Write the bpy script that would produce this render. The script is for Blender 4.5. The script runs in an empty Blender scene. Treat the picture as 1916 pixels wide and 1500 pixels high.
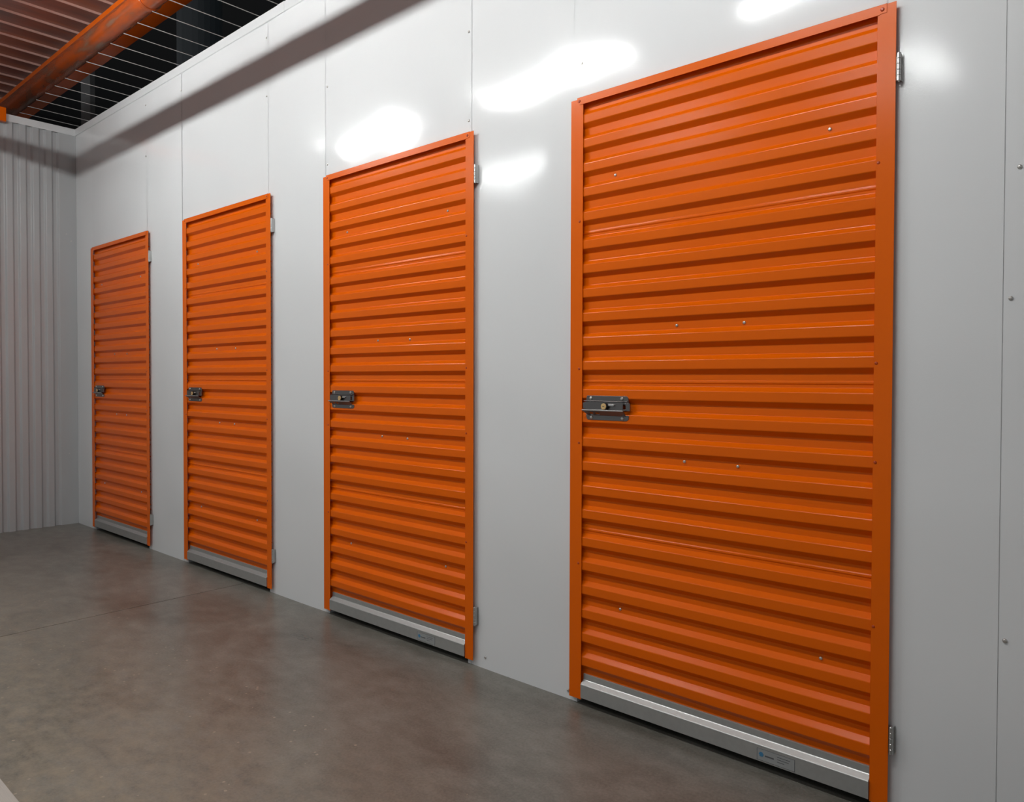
import bpy, math, random
from mathutils import Vector, Matrix

random.seed(7)
scene = bpy.context.scene
C = scene.collection

# ------------------------------------------------------------------ camera
F_PX, YAW, PITCH, ROLL = 1390.08, 0.84695, 0.01804, 0.00231
CAM = Vector((6.3733, -2.0787, 1.1354))
cam_data = bpy.data.cameras.new('camera')
cam = bpy.data.objects.new('camera', cam_data)
C.objects.link(cam)
fwd = Vector((-math.cos(YAW) * math.cos(PITCH), math.sin(YAW) * math.cos(PITCH), -math.sin(PITCH)))
r0 = fwd.cross(Vector((0, 0, 1))).normalized()
u0 = r0.cross(fwd)
cr, sr = math.cos(ROLL), math.sin(ROLL)
rt = r0 * cr + u0 * sr
up = u0 * cr - r0 * sr
m = Matrix((rt, up, -fwd)).transposed().to_4x4()
m.translation = CAM
cam.matrix_world = m
cam_data.sensor_fit = 'HORIZONTAL'
cam_data.sensor_width = 36
cam_data.lens = 36 * F_PX / 1916
cam_data.shift_x = -0.12 / 1916
cam_data.shift_y = -16.68 / 1916
cam_data.clip_start = 0.02
scene.camera = cam

# ------------------------------------------------------------------ view, world
scene.view_settings.view_transform = 'Standard'
scene.view_settings.look = 'None'
scene.view_settings.exposure = 0.0
scene.view_settings.gamma = 1.0
scene.view_settings.use_curve_mapping = False
WORLD_STRENGTH = 0.28
TUBE_STRENGTH = 400.0
world = bpy.data.worlds.new('night')
scene.world = world
world.use_nodes = True
wb = world.node_tree.nodes['Background']
wb.inputs[0].default_value = (0.95, 0.98, 1.0, 1)
wb.inputs[1].default_value = WORLD_STRENGTH
scene.cycles.use_denoising = True
scene.cycles.max_bounces = 6
scene.cycles.diffuse_bounces = 4
scene.cycles.glossy_bounces = 3
scene.cycles.sample_clamp_indirect = 6.0
scene.cycles.caustics_reflective = False
scene.cycles.caustics_refractive = False


# ------------------------------------------------------------------ materials
def new_mat(name, col, rough=0.5, metal=0.0, spec=0.5):
    mt = bpy.data.materials.new(name)
    mt.use_nodes = True
    b = mt.node_tree.nodes['Principled BSDF']
    b.inputs['Base Color'].default_value = (*col, 1)
    b.inputs['Roughness'].default_value = rough
    b.inputs['Metallic'].default_value = metal
    b.inputs['Specular IOR Level'].default_value = spec
    return mt, mt.node_tree, b


def noise(nt, scale, detail=2.0, rough=0.5, vec=None, dist=0.0):
    n = nt.nodes.new('ShaderNodeTexNoise')
    n.inputs['Scale'].default_value = scale
    n.inputs['Detail'].default_value = detail
    n.inputs['Roughness'].default_value = rough
    n.inputs['Distortion'].default_value = dist
    if vec is not None:
        nt.links.new(vec, n.inputs['Vector'])
    return n.outputs['Fac']


def world_pos(nt, scale=(1, 1, 1), loc=(0, 0, 0)):
    g = nt.nodes.new('ShaderNodeNewGeometry')
    mp = nt.nodes.new('ShaderNodeMapping')
    mp.inputs['Scale'].default_value = scale
    mp.inputs['Location'].default_value = loc
    nt.links.new(g.outputs['Position'], mp.inputs['Vector'])
    return mp.outputs['Vector']


def ramp(nt, fac, stops):
    r = nt.nodes.new('ShaderNodeValToRGB')
    e = r.color_ramp.elements
    while len(e) < len(stops):
        e.new(0.5)
    for el, (p, c) in zip(e, stops):
        el.position = p
        el.color = (*c, 1) if len(c) == 3 else c
    nt.links.new(fac, r.inputs['Fac'])
    return r.outputs['Color']


def mixc(nt, fac, a, b, mode='MIX'):
    mx = nt.nodes.new('ShaderNodeMix')
    mx.data_type = 'RGBA'
    mx.blend_type = mode
    for sock, v in ((mx.inputs[0], fac), (mx.inputs[6], a), (mx.inputs[7], b)):
        if isinstance(v, (int, float)):
            sock.default_value = v
        elif isinstance(v, tuple):
            sock.default_value = (*v, 1)
        else:
            nt.links.new(v, sock)
    return mx.outputs[2]


def bump(nt, b, h, strength, dist):
    bp = nt.nodes.new('ShaderNodeBump')
    bp.inputs['Strength'].default_value = strength
    bp.inputs['Distance'].default_value = dist
    nt.links.new(h, bp.inputs['Height'])
    nt.links.new(bp.outputs['Normal'], b.inputs['Normal'])
    return bp


def math_n(nt, op, a, b=None):
    n = nt.nodes.new('ShaderNodeMath')
    n.operation = op
    for s, v in ((n.inputs[0], a), (n.inputs[1], b)):
        if v is None:
            continue
        if isinstance(v, (int, float)):
            s.default_value = v
        else:
            nt.links.new(v, s)
    return n.outputs[0]


# glossy white painted steel sheet, slightly wavy
M_WHITE, nt, b = new_mat('white_sheet', (0.70, 0.71, 0.715), 0.12, 0.0, 0.5)
pos = world_pos(nt)
b.inputs['Base Color'].default_value = (0.66, 0.665, 0.67, 1)
nt.links.new(mixc(nt, noise(nt, 7.0, 4), (0.69, 0.70, 0.71), (0.715, 0.725, 0.735)), b.inputs['Base Color'])
big = noise(nt, 1.7, 1.0, 0.4, world_pos(nt, (1, 1, 0.9), (3.1, 0, 1.7)))
fine = noise(nt, 260.0, 1.0, 0.5, pos)
b1 = bump(nt, b, big, 1.0, 0.018)
b2 = nt.nodes.new('ShaderNodeBump')
b2.inputs['Strength'].default_value = 0.08
b2.inputs['Distance'].default_value = 0.001
nt.links.new(fine, b2.inputs['Height'])
nt.links.new(b1.outputs['Normal'], b2.inputs['Normal'])
nt.links.new(b2.outputs['Normal'], b.inputs['Normal'])

M_CORR, nt, b = new_mat('white_corrugated_sheet', (0.42, 0.43, 0.44), 0.3)
nt.links.new(mixc(nt, noise(nt, 2.0, 3, 0.5, world_pos(nt, (1, 3, .6))), (0.39, 0.395, 0.40), (0.45, 0.465, 0.475)), b.inputs['Base Color'])

M_CAP, nt, b = new_mat('white_cap_trim', (0.66, 0.67, 0.68), 0.35)

# orange enamel
M_ORANGE, nt, b = new_mat('orange_enamel', (0.70, 0.12, 0.001), 0.22, 0.0, 0.22)
pos = world_pos(nt)
nt.links.new(mixc(nt, noise(nt, 3.0, 3, 0.5, pos), (0.68, 0.108, 0.0003), (0.74, 0.124, 0.0005)), b.inputs['Base Color'])
bump(nt, b, noise(nt, 420.0, 1.0, 0.5, pos), 0.06, 0.001)

M_ORANGE_SCREW, nt, b = new_mat('orange_painted_screw', (0.42, 0.05, 0.004), 0.35)

M_PIPE, nt, b = new_mat('orange_pipe_paint', (0.5, 0.1, 0.02), 0.25)
pf = noise(nt, 5.0, 3, 0.5, world_pos(nt, (0.8, 3, 3)))
nt.links.new(ramp(nt, pf, [(0.40, (0.42, 0.070, 0.008)), (0.56, (0.27, 0.065, 0.022)), (0.68, (0.20, 0.11, 0.07))]), b.inputs['Base Color'])

# galvanised steel
M_GALV, nt, b = new_mat('galvanised_steel', (0.5, 0.51, 0.5), 0.38, 0.75)
nt.links.new(mixc(nt, noise(nt, 60.0, 3, 0.6, world_pos(nt)), (0.46, 0.47, 0.46), (0.56, 0.57, 0.56)), b.inputs['Base Color'])

M_STEEL, nt, b = new_mat('dark_stainless', (0.21, 0.20, 0.195), 0.28, 0.95)
M_HINGE, nt, b = new_mat('zinc_hinge', (0.55, 0.55, 0.54), 0.3, 0.9)
M_SCREW, nt, b = new_mat('zinc_screw', (0.6, 0.58, 0.55), 0.28, 0.9)
M_BRASS, nt, b = new_mat('brass', (0.85, 0.58, 0.26), 0.3, 0.6)
M_BLACK, nt, b = new_mat('black_plastic', (0.012, 0.012, 0.012), 0.4)
M_STICKER, nt, b = new_mat('sticker_film', (0.33, 0.34, 0.34), 0.45, 0.2)
M_INK, nt, b = new_mat('sticker_ink', (0.09, 0.095, 0.10), 0.5)
M_BLUE, nt, b = new_mat('sticker_blue', (0.05, 0.20, 0.36), 0.5)
M_DARK, nt, b = new_mat('dark_interior', (0.012, 0.012, 0.012), 0.8)
M_ROOF, nt, b = new_mat('dark_roof', (0.012, 0.013, 0.014), 0.7)
M_DUCT, nt, b = new_mat('grey_duct', (0.055, 0.07, 0.08), 0.5)
M_COLUMN, nt, b = new_mat('grey_column', (0.10, 0.10, 0.10), 0.6)
M_WIRE, nt, b = new_mat('pale_wire', (0.62, 0.60, 0.58), 0.4)
M_HOUSING, nt, b = new_mat('white_housing', (0.85, 0.85, 0.85), 0.4)
M_RAIL, nt, b = new_mat('grey_rail', (0.30, 0.30, 0.30), 0.5)

# reddish soffit deck with its streaks
M_DECK, nt, b = new_mat('red_brown_deck', (0.2, 0.06, 0.04), 0.35)
df = noise(nt, 2.2, 5, 0.6, world_pos(nt, (3.0, 0.5, 1)))
nt.links.new(ramp(nt, df, [(0.32, (0.26, 0.14, 0.12)), (0.52, (0.42, 0.175, 0.13)), (0.68, (0.55, 0.19, 0.09))]), b.inputs['Base Color'])
M_RIB, nt, b = new_mat('pale_red_rib', (0.80, 0.50, 0.42), 0.35)

def lit_tube(name, strength):
    mt = bpy.data.materials.new(name)
    mt.use_nodes = True
    nt = mt.node_tree
    nt.nodes.clear()
    em = nt.nodes.new('ShaderNodeEmission')
    em.inputs[0].default_value = (0.97, 1.0, 0.985, 1)
    em.inputs[1].default_value = strength
    ou = nt.nodes.new('ShaderNodeOutputMaterial')
    nt.links.new(em.outputs[0], ou.inputs[0])
    return mt


M_TUBE = lit_tube('lit_tube', TUBE_STRENGTH)
M_TUBE_DIM = lit_tube('lit_tube_dimmer', TUBE_STRENGTH * 0.5)

# worn concrete floor
M_FLOOR, nt, b = new_mat('sealed_concrete', (0.2, 0.18, 0.16), 0.32)
pos = world_pos(nt)
n1 = noise(nt, 1.3, 5, 0.6, world_pos(nt, (1, 1.7, 1)), 0.4)
n2 = noise(nt, 9.0, 6, 0.65, world_pos(nt, (1.0, 1.6, 1)), 0.15)
n3 = noise(nt, 120.0, 3, 0.6, pos)
base = ramp(nt, n1, [(0.34, (0.080, 0.074, 0.060)), (0.50, (0.145, 0.138, 0.118)), (0.66, (0.21, 0.205, 0.18))])
base = mixc(nt, 0.40, base, ramp(nt, n2, [(0.38, (0.082, 0.074, 0.058)), (0.52, (0.15, 0.142, 0.12)), (0.64, (0.225, 0.215, 0.185))]))
base = mixc(nt, 0.16, base, ramp(nt, n3, [(0.3, (0.05, 0.05, 0.045)), (0.7, (0.4, 0.38, 0.34))]))
# pale chips and specks, thicker where feet cross near the kerb
vo = nt.nodes.new('ShaderNodeTexVoronoi')
vo.inputs['Scale'].default_value = 22.0
nt.links.new(world_pos(nt, (1, 1, 1)), vo.inputs['Vector'])
chip = math_n(nt, 'LESS_THAN', vo.outputs['Distance'], 0.10)
sel = math_n(nt, 'GREATER_THAN', noise(nt, 2.5, 3, 0.6, world_pos(nt, (1, 1, 1), (5, 3, 0))), 0.50)
sx = nt.nodes.new('ShaderNodeSeparateXYZ')
nt.links.new(pos, sx.inputs[0])
near = math_n(nt, 'LESS_THAN', sx.outputs[1], -0.65)
chip = math_n(nt, 'MULTIPLY', math_n(nt, 'MULTIPLY', chip, sel), near)
base = mixc(nt, math_n(nt, 'MULTIPLY', chip, 0.55), base, (0.48, 0.40, 0.31))
# sandy tan mottling, stronger towards the kerb
dm = nt.nodes.new('ShaderNodeMapRange')
dm.inputs['From Min'].default_value = -0.55
dm.inputs['From Max'].default_value = -1.35
nt.links.new(sx.outputs[1], dm.inputs['Value'])
tan_mask = math_n(nt, 'MULTIPLY', dm.outputs['Result'], ramp(nt, noise(nt, 14.0, 6, 0.7, world_pos(nt, (1, 1.3, 1))), [(0.35, (0, 0, 0)), (0.65, (1, 1, 1))]))
base = mixc(nt, math_n(nt, 'MULTIPLY', tan_mask, 0.7), base, (0.30, 0.255, 0.185))
nt.links.new(base, b.inputs['Base Color'])
rr = ramp(nt, n1, [(0.3, (0.27, 0.27, 0.27)), (0.7, (0.38, 0.38, 0.38))])
nt.links.new(rr, b.inputs['Roughness'])
bump(nt, b, n3, 0.12, 0.003)

M_KERB, nt, b = new_mat('pale_kerb', (0.42, 0.40, 0.36), 0.6)
nt.links.new(mixc(nt, noise(nt, 90.0, 3), (0.36, 0.345, 0.31), (0.46, 0.44, 0.40)), b.inputs['Base Color'])


# ------------------------------------------------------------------ mesh helper
class MB:
    def __init__(self):
        self.v, self.f = [], []

    def add(self, vs, fs):
        o = len(self.v)
        self.v += [tuple(p) for p in vs]
        self.f += [tuple(o + i for i in f) for f in fs]
        return self

    def box(self, x0, x1, y0, y1, z0, z1):
        vs = [(x, y, z) for x in (x0, x1) for y in (y0, y1) for z in (z0, z1)]
        return self.add(vs, [(0, 1, 3, 2), (4, 6, 7, 5), (0, 4, 5, 1), (2, 3, 7, 6), (0, 2, 6, 4), (1, 5, 7, 3)])

    def prism(self, pts, a0, a1, axis='x', cap=True):
        """pts: closed outline, in (y,z) for axis x, (x,y) for axis z, (x,z) for axis y."""
        n = len(pts)

        def mk(p, a):
            if axis == 'x':
                return (a, p[0], p[1])
            if axis == 'z':
                return (p[0], p[1], a)
            return (p[0], a, p[1])
        vs = [mk(p, a0) for p in pts] + [mk(p, a1) for p in pts]
        fs = [(i, (i + 1) % n, n + (i + 1) % n, n + i) for i in range(n)]
        if cap:
            fs += [tuple(range(n - 1, -1, -1)), tuple(range(n, 2 * n))]
        return self.add(vs, fs)

    def strip(self, pts, a0, a1, axis='x'):
        n = len(pts)
        if axis == 'x':
            vs = [(a0, p[0], p[1]) for p in pts] + [(a1, p[0], p[1]) for p in pts]
        else:
            vs = [(p[0], p[1], a0) for p in pts] + [(p[0], p[1], a1) for p in pts]
        return self.add(vs, [(i, i + 1, n + i + 1, n + i) for i in range(n - 1)])

    def cyl(self, c, r, h0, h1, axis='y', n=16, taper=1.0):
        pts0 = [(r * math.cos(2 * math.pi * k / n), r * math.sin(2 * math.pi * k / n)) for k in range(n)]
        vs = []
        for h, s in ((h0, 1.0), (h1, taper)):
            for a, b_ in pts0:
                a, b_ = a * s, b_ * s
                if axis == 'y':
                    vs.append((c[0] + a, h, c[1] + b_))
                elif axis == 'x':
                    vs.append((h, c[0] + a, c[1] + b_))
                else:
                    vs.append((c[0] + a, c[1] + b_, h))
        fs = [(i, (i + 1) % n, n + (i + 1) % n, n + i) for i in range(n)]
        fs += [tuple(range(n - 1, -1, -1)), tuple(range(n, 2 * n))]
        return self.add(vs, fs)

    def dome(self, c, r, y0, h, n=12):
        """pan-head screw on a wall facing -y"""
        rings = [(1.0, 0.0), (0.95, 0.45), (0.72, 0.82), (0.38, 0.97)]
        vs = []
        for s, k in rings:
            for i in range(n):
                a = 2 * math.pi * i / n
                vs.append((c[0] + r * s * math.cos(a), y0 - h * k, c[1] + r * s * math.sin(a)))
        vs.append((c[0], y0 - h * 0.80, c[1]))
        fs = []
        for j in range(len(rings) - 1):
            for i in range(n):
                fs.append((j * n + i, j * n + (i + 1) % n, (j + 1) * n + (i + 1) % n, (j + 1) * n + i))
        for i in range(n):
            fs.append(((len(rings) - 1) * n + i, (len(rings) - 1) * n + (i + 1) % n, len(vs) - 1))
        return self.add(vs, fs)

    def build(self, name, mat, parent=None, smooth=False, bevel=0.0, seg=2, loc=None):
        me = bpy.data.meshes.new(name)
        me.from_pydata(self.v, [], self.f)
        me.materials.append(mat)
        import bmesh
        bm = bmesh.new()
        bm.from_mesh(me)
        bmesh.ops.recalc_face_normals(bm, faces=bm.faces)
        bm.to_mesh(me)
        bm.free()
        if smooth:
            me.shade_smooth()
        o = bpy.data.objects.new(name, me)
        C.objects.link(o)
        if parent:
            o.parent = parent
        if loc:
            o.location = loc
        if bevel:
            md = o.modifiers.new('bevel', 'BEVEL')
            md.width = bevel
            md.segments = seg
            md.limit_method = 'ANGLE'
            md.angle_limit = math.radians(25)
        return o


def tag(o, label=None, cat=None, kind=None, group=None):
    for k, v in (('label', label), ('category', cat), ('kind', kind), ('group', group)):
        if v:
            o[k] = v
    return o


def empty(name, loc, label=None, cat=None, kind=None, group=None):
    o = bpy.data.objects.new(name, None)
    o.empty_display_size = 0.1
    o.location = loc
    C.objects.link(o)
    return tag(o, label, cat, kind, group)


# ------------------------------------------------------------------ dimensions
WY = 0.018            # face of the door wall (door leaves stand 18 mm proud, face at y=0)
ZT = 3.055            # top of the wall caps
ZCAP = 3.003          # lower edge of the caps
DH = 2.10
DOORS = [(0.3423, 1.3516), (1.8413, 2.8506), (3.3242, 4.3335), (4.8070, 5.8405)]
OPEN = [(a + 0.022, b_ - 0.045) for a, b_ in DOORS]
XR = 9.4

# ------------------------------------------------------------------ floor
fl = MB()
JX = 2.553            # sawn joint across the floor, a groove 6 mm wide
fl.add([(-3, -6, 0), (JX - .004, -6, 0), (JX - .004, 1.6, 0), (-3, 1.6, 0)], [(0, 1, 2, 3)])
fl.add([(JX + .004, -6, 0), (10, -6, 0), (10, 1.6, 0), (JX + .004, 1.6, 0)], [(0, 1, 2, 3)])
fl.add([(JX - .004, -6, 0), (JX, -6, -.012), (JX, 1.6, -.012), (JX - .004, 1.6, 0)], [(0, 1, 2, 3)])
fl.add([(JX, -6, -.012), (JX + .004, -6, 0), (JX + .004, 1.6, 0), (JX, 1.6, -.012)], [(0, 1, 2, 3)])
o = fl.build('floor', M_FLOOR)
tag(o, 'grey brown sealed concrete floor with a sawn joint', 'floor', 'structure')

o = MB().box(1.5, XR, -1.72, -1.478, 0, 0.004).build('trim_2', M_KERB)
tag(o, 'pale grey threshold strip let in at the floor edge, bottom left corner', 'trim', 'structure')


# ------------------------------------------------------------------ the door wall
def sheet(mb, x0, x1, z0, z1, bow, tilt, nx=10, nz=10, y=WY):
    """one wall sheet, bowed out a millimetre or two between its fixed edges"""
    vs = []
    for j in range(nz + 1):
        for i in range(nx + 1):
            s, t = i / nx, j / nz
            d = bow * math.sin(math.pi * s) * (0.6 + 0.4 * math.cos(2.2 * t * math.pi + tilt * 3)) + tilt * 0.0015 * s
            vs.append((x0 + (x1 - x0) * s, y - d, z0 + (z1 - z0) * t))
    fs = []
    for j in range(nz):
        for i in range(nx):
            a = j * (nx + 1) + i
            fs.append((a, a + 1, a + nx + 2, a + nx + 1))
    mb.add(vs, fs)


wall = MB()
G = 0.0011
seams = [0.330, 1.296, 1.808, 2.803, 3.320, 4.306, 4.806, 5.815, 6.076, 7.30]
random.seed(11)
bows = [0.0016, 0.0012, 0.0030, 0.0016, 0.0024, 0.0020, 0.0030, 0.0020, 0.0012, 0.001, 0.001]
xs = [0.0] + seams + [XR]
for k in range(len(xs) - 1):
    a, b_ = xs[k], xs[k + 1]
    bow = bows[k]
    tl = random.uniform(-1, 1)
    over = [j for j, (p, q) in enumerate(OPEN) if a < (p + q) / 2 < b_]
    if over:
        sheet(wall, a + G, b_ - G, DH - 0.012, ZT - 0.01, bow, tl)
    else:
        sheet(wall, a + G, b_ - G, 0, ZT - 0.01, bow, tl, 8, 24)
# slivers beside the openings, behind the leaves, and the reveals of the openings
for (p, q), k in zip(OPEN, range(4)):
    sa, sb = seams[2 * k], seams[2 * k + 1]
    if p > sa:
        wall.add([(sa, WY, 0), (p, WY, 0), (p, WY, DH - .012), (sa, WY, DH - .012)], [(0, 1, 2, 3)])
    if sb > q:
        wall.add([(q, WY, 0), (sb, WY, 0), (sb, WY, DH - .012), (q, WY, DH - .012)], [(0, 1, 2, 3)])
    for x in (p, q):
        wall.add([(x, WY, 0), (x, WY + .09, 0), (x, WY + .09, DH - .012), (x, WY, DH - .012)], [(0, 1, 2, 3)])
    wall.add([(p, WY, DH - .012), (q, WY, DH - .012), (q, WY + .09, DH - .012), (p, WY + .09, DH - .012)], [(0, 1, 2, 3)])
# backing behind the seams
for s in seams:
    inside = any(p < s < q for p, q in OPEN)
    BY = WY + (.0012 if abs(s - 6.076) < .001 else .0024)
    wall.add([(s - .008, BY, DH if inside else 0), (s + .008, BY, DH if inside else 0),
              (s + .008, BY, ZT - .01), (s - .008, BY, ZT - .01)], [(0, 1, 2, 3)])
o = wall.build('wall_back', M_WHITE, smooth=True)
tag(o, 'glossy white sheet steel wall that holds the four orange doors', 'wall', 'structure')
WALL_O = o
for (x, z) in [(4.840, 2.225), (4.290, 2.50), (4.290, 2.152), (3.336, 2.160), (3.336, 2.53), (3.336, 2.96),
               (1.284, 2.935), (1.284, 2.60), (2.790, 2.925), (2.790, 2.62), (1.800, 2.90),
               (6.091, 1.328), (6.089, 0.514), (6.105, 1.634), (4.385, 0.045), (4.790, 0.03)]:
    MB().dome((x, z), 0.0052, WY - 0.0005, 0.004).build('screw', M_SCREW, WALL_O, smooth=True)


def cap_profile(s=1):
    # (depth, z): hemmed front flange, flat top going back over the wall
    return [(WY - .002, ZCAP), (WY - .006, ZCAP + .003), (WY - .006, ZT), (WY + .08, ZT), (WY + .08, ZT - .02), (WY - .0035, ZT - .02), (WY - .0035, ZCAP + .004)]


cap = MB()
cx = [-.0, 2.94, 5.9, XR]
for a, b_ in zip(cx[:-1], cx[1:]):
    cap.prism(cap_profile(), a + .0006, b_ - .0006, 'x')
# lapped joint cover at the joints
for s in cx[1:-1]:
    cap.box(s - .03, s + .03, WY - .0072, WY - .006, ZCAP + .001, ZT + .001)
o = cap.build('trim_1', M_CAP)
tag(o, 'white folded metal cap along the top of the wall with the doors', 'trim', 'structure')

# ------------------------------------------------------------------ end wall (x = 0), corrugated
pts = [(0.0, WY), (0.0, -0.101)]
y = -0.101
while y > -1.8:
    pts += [(-0.015, y - 0.011), (-0.015, y - 0.036), (0.0, y - 0.047), (0.0, y - 0.0855)]
    y -= 0.0855
endw = MB().strip(pts, 0.0, ZCAP + 0.03, 'z')
o = endw.build('wall_left', M_CORR, bevel=0.003, seg=2)
tag(o, 'pale corrugated metal end wall with upright ribs at the far left', 'wall', 'structure')
for (y, z) in [(-.052, 2.24), (-.02, 2.19), (-.045, .55)]:
    s = MB().cyl((y, z), 0.004, 0.0, 0.003, 'x', 10)
    s.build('screw', M_SCREW, o)
capl = MB()
prof = [(0.002, ZCAP), (0.004, ZCAP), (0.004, ZT), (-0.06, ZT), (-0.06, ZT - .02), (0.002, ZT - .02)]
n = len(prof)
y0, y1 = WY, -1.8
vs = [(p[0], y0, p[1]) for p in prof] + [(p[0], y1, p[1]) for p in prof]
capl.add(vs, [(i, (i + 1) % n, n + (i + 1) % n, n + i) for i in range(n)] + [tuple(range(n)), tuple(range(2 * n - 1, n - 1, -1))])
o = capl.build('trim_3', M_CAP)
tag(o, 'white folded metal cap along the top of the corrugated end wall', 'trim', 'structure')

# dark rear of the storage units
o = MB().box(-3, XR, 1.5, 1.55, 0, 3.0).build('wall_rear', M_DARK)
tag(o, 'dark rear wall inside the storage units', 'wall', 'structure')
dv = MB()
for x in [0.15, 1.6, 3.09, 4.57, 6.0]:
    dv.box(x - .01, x + .01, WY + .1, 1.5, 0, 2.95)
o = dv.build('wall_partition', M_DARK)
tag(o, 'dark partitions between the storage units', 'wall', 'structure')


# ------------------------------------------------------------------ doors
def corrugated_outline():
    """(y, z) from top to bottom; raised ribs at y=.004, hollows at y=.016"""
    YR, YH = 0.0038, 0.0185
    dark = [2.003 + 0.0831 - 0.0831 * j for j in range(6)]      # centres of the undercut slopes
    seam_after = {5: True, 11: True, 17: True}
    z = dark[-1]
    allz = list(dark)
    k = 6
    while z > 0.16:
        step = 0.0831
        if (k - 1) in (5, 11, 17):
            step = 0.0966
        z -= step
        allz.append(z)
        k += 1
    out = []
    for i, zc in enumerate(allz[:-1]):
        zn = allz[i + 1]
        extra = (zc - zn) - 0.0831
        seam = extra > 0.008
        a = zc - 0.0075                          # hollow begins
        zu = zn + 0.0075 + 0.0275 + 0.0135       # hollow ends, slope up to the rib begins
        out.append((YH, a))
        if seam:
            out += [(YH, zu + 0.0205), (YH - .0022, zu + 0.0185), (YH - .0022, zu + 0.0125), (YH, zu + .0105)]
        out += [(YH, zu + 0.0012), (YH - .0022, zu), (YR + .0012, zu - 0.0108), (YR, zu - 0.0126), (YR, zn + 0.0085), (YR + .0012, zn + .0068)]
    out += [(YH, allz[-1] - .0075), (YH, 0.05)]
    return out, allz


PROF, DARKZ = corrugated_outline()


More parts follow.
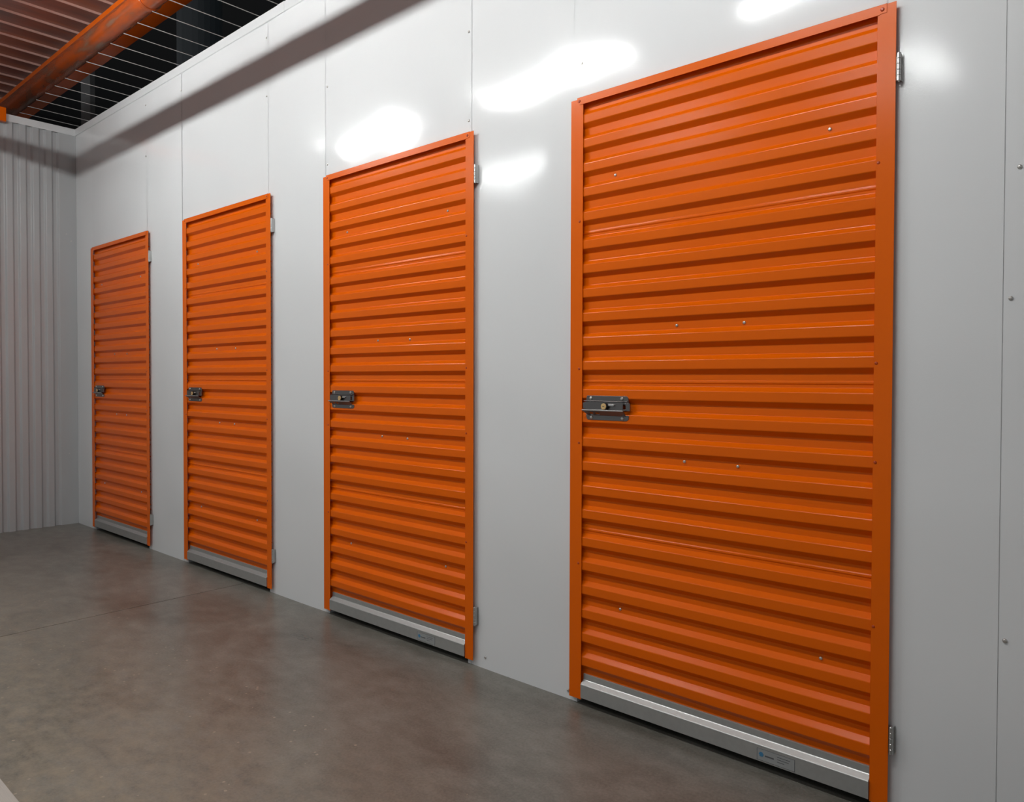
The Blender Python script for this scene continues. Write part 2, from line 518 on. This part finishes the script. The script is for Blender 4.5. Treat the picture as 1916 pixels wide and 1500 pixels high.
def make_door(x0, x1, label, n_sticker, first):
    """the leaf is modelled in world x; the root stands at the foot of its left stile"""
    W = x1 - x0
    root = empty('door_%d' % first, (x0, 0, 0), label, 'door', 'structure', 'orange storage unit doors')

    # corrugated curtain of four lapped sheets
    top = [(PROF[0][0], 2.085)] + PROF[0:]
    top = [(0.0185, 2.09)] + [p for p in PROF if p[1] < 2.080]
    p = MB().strip(top, 0.02, W - 0.02, 'x').build('corrugated_panel', M_ORANGE, root, bevel=0.0013, seg=2)
    for (fx, fz) in ([(0.168, 1.816), (0.846, 1.816), (0.395, 1.304), (0.612, 1.302), (0.424, .877), (0.596, .876), (.195, .364), (.836, .364)]):
        MB().dome((fx * W / 1.01, fz), 0.0052, 0.0182, 0.0035).build('screw', M_SCREW, p, smooth=True)

    # stiles: folded angles with a return on the outer edge and an inner return
    def stile(a, b_, z0, z1):
        t = 0.0012
        mb = MB()
        mb.box(a, b_, 0, t, z0, z1)
        mb.box(a, a + t, 0, 0.0145, z0, z1)
        return mb
    LS, RS = 0.051, 0.045
    sl = stile(0, LS, 0.022, DH - .004).build('left_stile', M_ORANGE, root, bevel=0.0006, seg=2)
    sr_ = stile(W - RS, W, 0.024, DH).build('right_stile', M_ORANGE, root, bevel=0.0006, seg=2)
    for z in (1.677, 1.170, 0.914, 0.496):
        MB().dome((LS - 0.013, z), 0.0042, 0.0, 0.0022).build('screw', M_ORANGE_SCREW, sl, smooth=True)
    for z in (1.697, 1.178, 0.919, 0.488):
        MB().dome((W - RS + 0.006, z), 0.0042, 0.0, 0.0022).build('screw', M_ORANGE_SCREW, sr_, smooth=True)
    # header, its ends notched over the stiles
    h = MB()
    z1, z0 = DH + .001, DH - .0245
    h.prism([(0.026, z1), (0.026, z1 - .012), (0.032, z1 - .019), (0.038, z0), (W - RS + .004, z0), (W - RS + .010, z0 + .002), (W - .022, z0 + .002), (W - .022, z1)],
            -.0014, -.0002, 'y')
    h.box(0.026, W - .022, -.0014, .014, z1 - .0012, z1)
    hd = h.build('header', M_ORANGE, root, bevel=0.0004, seg=1)
    for x in (0.036, W - .033):
        MB().dome((x, DH - .012), 0.0050, -0.0014, 0.003).build('screw', M_ORANGE_SCREW, hd, smooth=True)

    # galvanised bottom bar
    bp = [(0.0125, 0.110), (0.0125, 0.0905), (0.0105, 0.0885), (-0.0035, 0.0785), (-0.005, 0.0765), (-0.005, 0.030),
          (0.030, 0.030), (0.030, 0.110)]
    bar = MB().prism(bp, 0.0525, W - RS - .0005, 'x').build('bottom_bar', M_GALV, root, bevel=0.0008, seg=2)
    if n_sticker:
        st = tag(MB().box(0.685, 0.795, -.0053, -.0049, .034, .068).build('sticker', M_STICKER, bar),
                 'thin grey film sticker with a dark border')
        bd = MB()
        for q in ((.685, .795, .0672, .068), (.685, .795, .034, .0348), (.685, .6862, .034, .068), (.7938, .795, .034, .068)):
            bd.box(q[0], q[1], -.0056, -.0053, q[2], q[3])
        for r_, (a, b_) in enumerate(((.745, .782), (.745, .778), (.745, .765))):
            bd.box(a, b_, -.0056, -.0053, .0585 - r_ * .007, .0600 - r_ * .007)
        bd.box(.709, .735, -.0056, -.0053, .0485, .0525)
        bd2 = bd.build('printed_border', M_INK, bar)
        star = MB()
        for k in range(3):
            a = k * math.pi / 3
            dx, dz = math.cos(a) * .007, math.sin(a) * .007
            nx_, nz_ = -math.sin(a) * .0022, math.cos(a) * .0022
            c0 = (.698, .052)
            star.prism([(c0[0] + dx + nx_, c0[1] + dz + nz_), (c0[0] + dx - nx_, c0[1] + dz - nz_),
                        (c0[0] - dx - nx_, c0[1] - dz - nz_), (c0[0] - dx + nx_, c0[1] - dz + nz_)], -.0058 - k * .0001, -.0053, 'y')
        tag(star.build('printed_star', M_BLUE, bar), 'small blue star mark')

    # hinges: knuckled barrel beside the right stile
    for zc in (1.932, 0.200):
        hb = MB()
        zz = zc - .036
        hs = [0.0145, 0.0140, 0.0150, 0.0140, 0.0145]
        for q in hs:
            hb.cyl((W + .0065, .0020), .0052, zz + .0004, zz + q - .0004, 'z', 14)
            zz += q
        hb.cyl((W + .0065, .0020), .0028, zc - .0375, zc + .0375, 'z', 10)
        hg = hb.build('hinge', M_HINGE, root, smooth=False, bevel=.0006, seg=1)
        lf = MB().prism([(W + .009, zc - .034), (W + .0125, zc - .036), (W + .014, zc - .032), (W + .014, zc + .032), (W + .0125, zc + .036), (W + .009, zc + .034)],
                        .0145, .0175, 'y')
        lf.box(W + .008, W + .0105, .002, .0175, zc - .034, zc + .034)
        lf.box(W - .002, W + .006, .003, .0055, zc - .034, zc + .034)
        lf.build('hinge_leaf', M_HINGE, hg)
    # latch
    make_latch(root)
    return root


def make_latch(root):
    Z = 0.996
    lt = empty('latch', (0.058, 0, Z))
    lt.parent = root
    # back plate: top and bottom flanges with cut corners, seated on the ribs
    y1, y0 = 0.0045, 0.0020
    top = MB().prism([(.014, .0825), (.172, .0825), (.178, .077), (.180, .062), (.180, .052), (.010, .052), (.010, .077)], y0, y1, 'y')
    a = top.build('top_flange', M_STEEL, lt, bevel=.0005)
    # lip over the sliding bolt
    lip = MB().prism([(y0, .0660), (-.0075, .0655), (-.0085, .0640), (-.0065, .0635), (y0, .0625)], .006, .178, 'x')
    lip.build('upper_guide', M_STEEL, lt, bevel=.0004)
    bot = MB().prism([(.016, .0), (.172, .0), (.180, .006), (.180, .018), (.008, .018), (.012, .004)], y0, y1, 'y')
    bot.build('bottom_flange', M_STEEL, lt, bevel=.0005)
    # slanting cheek below the bolt, with two holes punched right through
    Ya, Za, Yb, Zb = y0, .0150, -.015, .0325
    holes = [(.030, .044), (.053, .069)]
    cheek = MB()
    cuts = [.004] + [v for hh in holes for v in hh] + [.170]

    def P(s, x, off=0.0):
        return (x, Ya + (Yb - Ya) * s, Za + (Zb - Za) * s + off)
    for k in range(len(cuts) - 1):
        xa, xb = cuts[k], cuts[k + 1]
        segs = [(0.0, 0.22), (0.62, 1.0)] if k in (1, 3) else [(0.0, 1.0)]
        for s0, s1 in segs:
            xa0 = xa + (.014 * (1 - s0) if k == 0 else 0)
            xa1 = xa + (.014 * (1 - s1) if k == 0 else 0)
            v = [P(s0, xa0), P(s0, xb), P(s1, xb), P(s1, xa1), P(s0, xa0, .0016), P(s0, xb, .0016), P(s1, xb, .0016), P(s1, xa1, .0016)]
            cheek.add(v, [(0, 1, 2, 3), (7, 6, 5, 4), (0, 4, 5, 1), (1, 5, 6, 2), (2, 6, 7, 3), (3, 7, 4, 0)])
    cheek.build('lower_guide', M_STEEL, lt)
    rim = MB().prism([(-.0170, .0315), (-.0140, .0315), (-.0140, .0355), (-.0170, .0355)], .004, .170, 'x')
    tag(rim.build('guide_rim', M_HINGE, lt, bevel=.0008), 'bright folded rim')
    # sliding bolt with a slot at its right end
    bolt = MB()
    yb0, yb1 = -.0050, -.0005
    bolt.box(.006, .162, yb0, yb1, .0335, .0610)
    bolt.box(.173, .189, yb0, yb1, .0335, .0590)
    bolt.box(.162, .173, yb0, yb1, .0335, .0385)
    bolt.box(.162, .173, yb0, yb1, .0555, .0590)
    bolt.box(.0, .006, yb0 + .001, yb1, .038, .058)
    bolt.build('bolt', M_STEEL, lt, bevel=.0006)
    # lock body and brass cylinder face
    MB().cyl((.094, .0470), .0125, -.005, -.015, 'y', 20).build('lock_body', M_BLACK, lt, smooth=False, bevel=.001)
    MB().cyl((.094, .0470), .0105, -.015, -.0185, 'y', 20).build('lock_cylinder', M_BRASS, lt, bevel=.0008)
    MB().box(.0905, .0975, -.0191, -.0184, .0464, .0478).build('keyhole', M_BLACK, lt)
    tab = MB().prism([(.108, .056), (.128, .056), (.132, .052), (.128, .0485), (.108, .0485)], -.012, -.005, 'y')
    tab.build('thumb_tab', M_HINGE, lt, bevel=.001)
    for (x, z) in ((.029, .0735), (.154, .0735), (.031, .0085), (.156, .0085)):
        MB().dome((x, z), .0062, .0020, .0042).build('screw', M_SCREW, lt, smooth=True)
    return lt


labels = [
    'orange ribbed storage unit door farthest left, next to the corrugated end wall',
    'orange ribbed storage unit door second from the corrugated end wall',
    'orange ribbed storage unit door third from the end wall, under two white light streaks',
    'largest orange ribbed storage unit door, nearest the viewer at the right',
]
for i, ((a, b_), lb) in enumerate(zip(DOORS, labels)):
    make_door(a, b_, lb, i >= 2, i + 1)

# ------------------------------------------------------------------ overhead
# orange box beam and orange pipe, both running with the door wall
o = MB().box(-3.0, XR, -0.20, -0.016, 3.36, 3.50).build('orange_beam', M_ORANGE, bevel=.004)
tag(o, 'long orange steel beam above the wires, running along the wall', 'beam')
pr = empty('orange_pipe', (-3.0, -0.235, 3.317), 'thick orange pipe with worn patches under the roof', 'pipe')
MB().cyl((0, 0), 0.065, 0, 10.6, 'x', 40).build('pipe_run', M_PIPE, pr, smooth=False).data.shade_smooth()
for x in (4.93, 8.2):
    MB().cyl((0, 0), 0.072, x, x + .035, 'x', 40).build('pipe_collar', M_PIPE, pr, bevel=.004)
for x in (.3, 6.6, 9.4):
    MB().box(x, x + .03, -.012, .012, .06, .345).build('hanger', M_RAIL, pr)
o = MB().box(0.006, 0.05, -1.5, -0.452, 2.985, 3.085).build('orange_bracket', M_ORANGE, bevel=.004)
tag(o, 'short orange steel end of a beam fixed at the top of the end wall', 'bracket')

# ceiling deck, red brown, with pale standing ribs
dk = MB()
dk.box(-6.0, XR, -3.6, 0.22, 3.66, 3.70)
deck = dk.build('ceiling', M_DECK)
tag(deck, 'red brown metal deck ceiling with pale ribs at the top left', 'ceiling', 'structure')
rb = MB()
x = 0.577 - 0.213 * 30
while x < XR:
    w = 0.022 if abs(x - (0.577 + 0.213 * 3)) < .01 else 0.007
    rb.box(x - w / 2, x + w / 2, -3.6, 0.22, 3.645, 3.662)
    x += 0.213
o = rb.build('ceiling_rib', M_RIB, deck)
# upper dark roof over the units
o = MB().box(-8, XR + 1, 0.22, 7.0, 5.6, 5.65).build('roof', M_ROOF)
tag(o, 'black unlit roof high above the storage units', 'roof', 'structure')
o = MB().box(-8, XR + 1, 6.9, 7.0, 0, 5.6).build('wall_far', M_ROOF)
tag(o, 'black far wall beyond the storage units', 'wall', 'structure')
o = MB().box(-8.1, -8.0, -3.0, 7.0, 0, 5.6).build('wall_end', M_ROOF)
tag(o, 'black end wall beyond the storage units', 'wall', 'structure')

# wires stretched over the open tops of the units
grid = empty('security_wires', (2.0, 0.7, 3.3), 'row of thin pale wires stretched across the dark opening above the wall', 'wires')
x = 2.163 - 0.2059 * 17
k = 0
while x < 4.2:
    MB().cyl((x - 2.0, -0.055), 0.0024, -0.918, 1.9, 'y', 6).build('wire', M_WIRE, grid)
    x += 0.2059
    k += 1
for yy in (1.88,):
    MB().box(-3.6, 2.4, yy - .01, yy + .01, -.052, -.026).build('wire_batten', M_RAIL, grid)

o = MB().box(-1.02, -0.80, 0.40, 0.44, 0, 5.6).build('grey_column', M_COLUMN)
tag(o, 'dim grey steel column in the dark space behind the far corner', 'column')
o = MB().cyl((-0.50, 1.25), 0.20, 3.32, 5.6, 'z', 24).build('air_duct', M_DUCT, smooth=False)
tag(o, 'faint blue grey round duct in the dark above the wall', 'duct')

# fluorescent battens in a row in front of the doors, hung from the deck
LY, LZ = -1.40, 2.955
FIX = [(1.36, 2.36, 'farthest from the viewer, toward the end wall'), (3.04, 4.08, 'in the middle of the row'), (4.76, 5.90, 'nearest the viewer')]

def batten(a, b_, y, z, lb, mat, grp):
    r_ = empty('fluorescent_light', (a, y, z), 'hanging fluorescent tube light ' + lb, 'light', None, grp)
    L = b_ - a
    MB().cyl((0, 0), 0.007, 0.03, L - 0.03, 'x', 12).build('tube', mat, r_)
    MB().box(0, L, -.035, .035, .020, .055).build('housing', M_HOUSING, r_, bevel=.004)
    for x in (0.0, L - .03):
        MB().box(x, x + .03, -.014, .014, -.014, .020).build('lamp_holder', M_HOUSING, r_, bevel=.002)
    for x in (.25, L - .25):
        MB().cyl((x, 0), .004, .055, 3.648 - z, 'z', 8).build('hanging_rod', M_RAIL, r_)


for a, b_, lb in FIX:
    batten(a, b_, LY, LZ, lb, M_TUBE, 'fluorescent lights in a row over the walkway')
for a, b_, lb in ((1.25, 2.10, 'outer row, farthest from the viewer'), (3.1, 3.9, 'outer row, in the middle'),
                  (4.65, 5.35, 'outer row, behind the viewer')):
    batten(a, b_, -3.15, 3.13, lb, M_TUBE_DIM, 'fluorescent lights in the outer row')

# unseen bar placed by the lights to cast the dark band on the wall
rl = empty('shadow_bar', (-1.5, -1.10, 2.9010), 'long slim grey steel channel hung beside the row of lights, unseen, placed to shade a band on the wall', 'channel')
MB().box(0, 9.0, -.012, .012, 0, .032).build('channel', M_RAIL, rl, bevel=.001)
for x in (1.0, 3.4, 5.8, 8.2):
    MB().cyl((x, 0), .003, .032, .746, 'z', 8).build('hanging_rod', M_RAIL, rl)

rl2 = empty('shadow_bar', (-1.5, -2.40, 3.028), 'second slim grey steel channel, hung beside the outer row of lights, unseen, added to block their light', 'channel')  # second unseen bar, added to keep the outer lamps off the dark band
MB().box(0, 9.0, -.012, .012, 0, .036).build('channel', M_RAIL, rl2, bevel=.001)
for x in (1.0, 3.4, 5.8, 8.2):
    MB().cyl((x, 0), .003, .036, .618, 'z', 8).build('hanging_rod', M_RAIL, rl2)
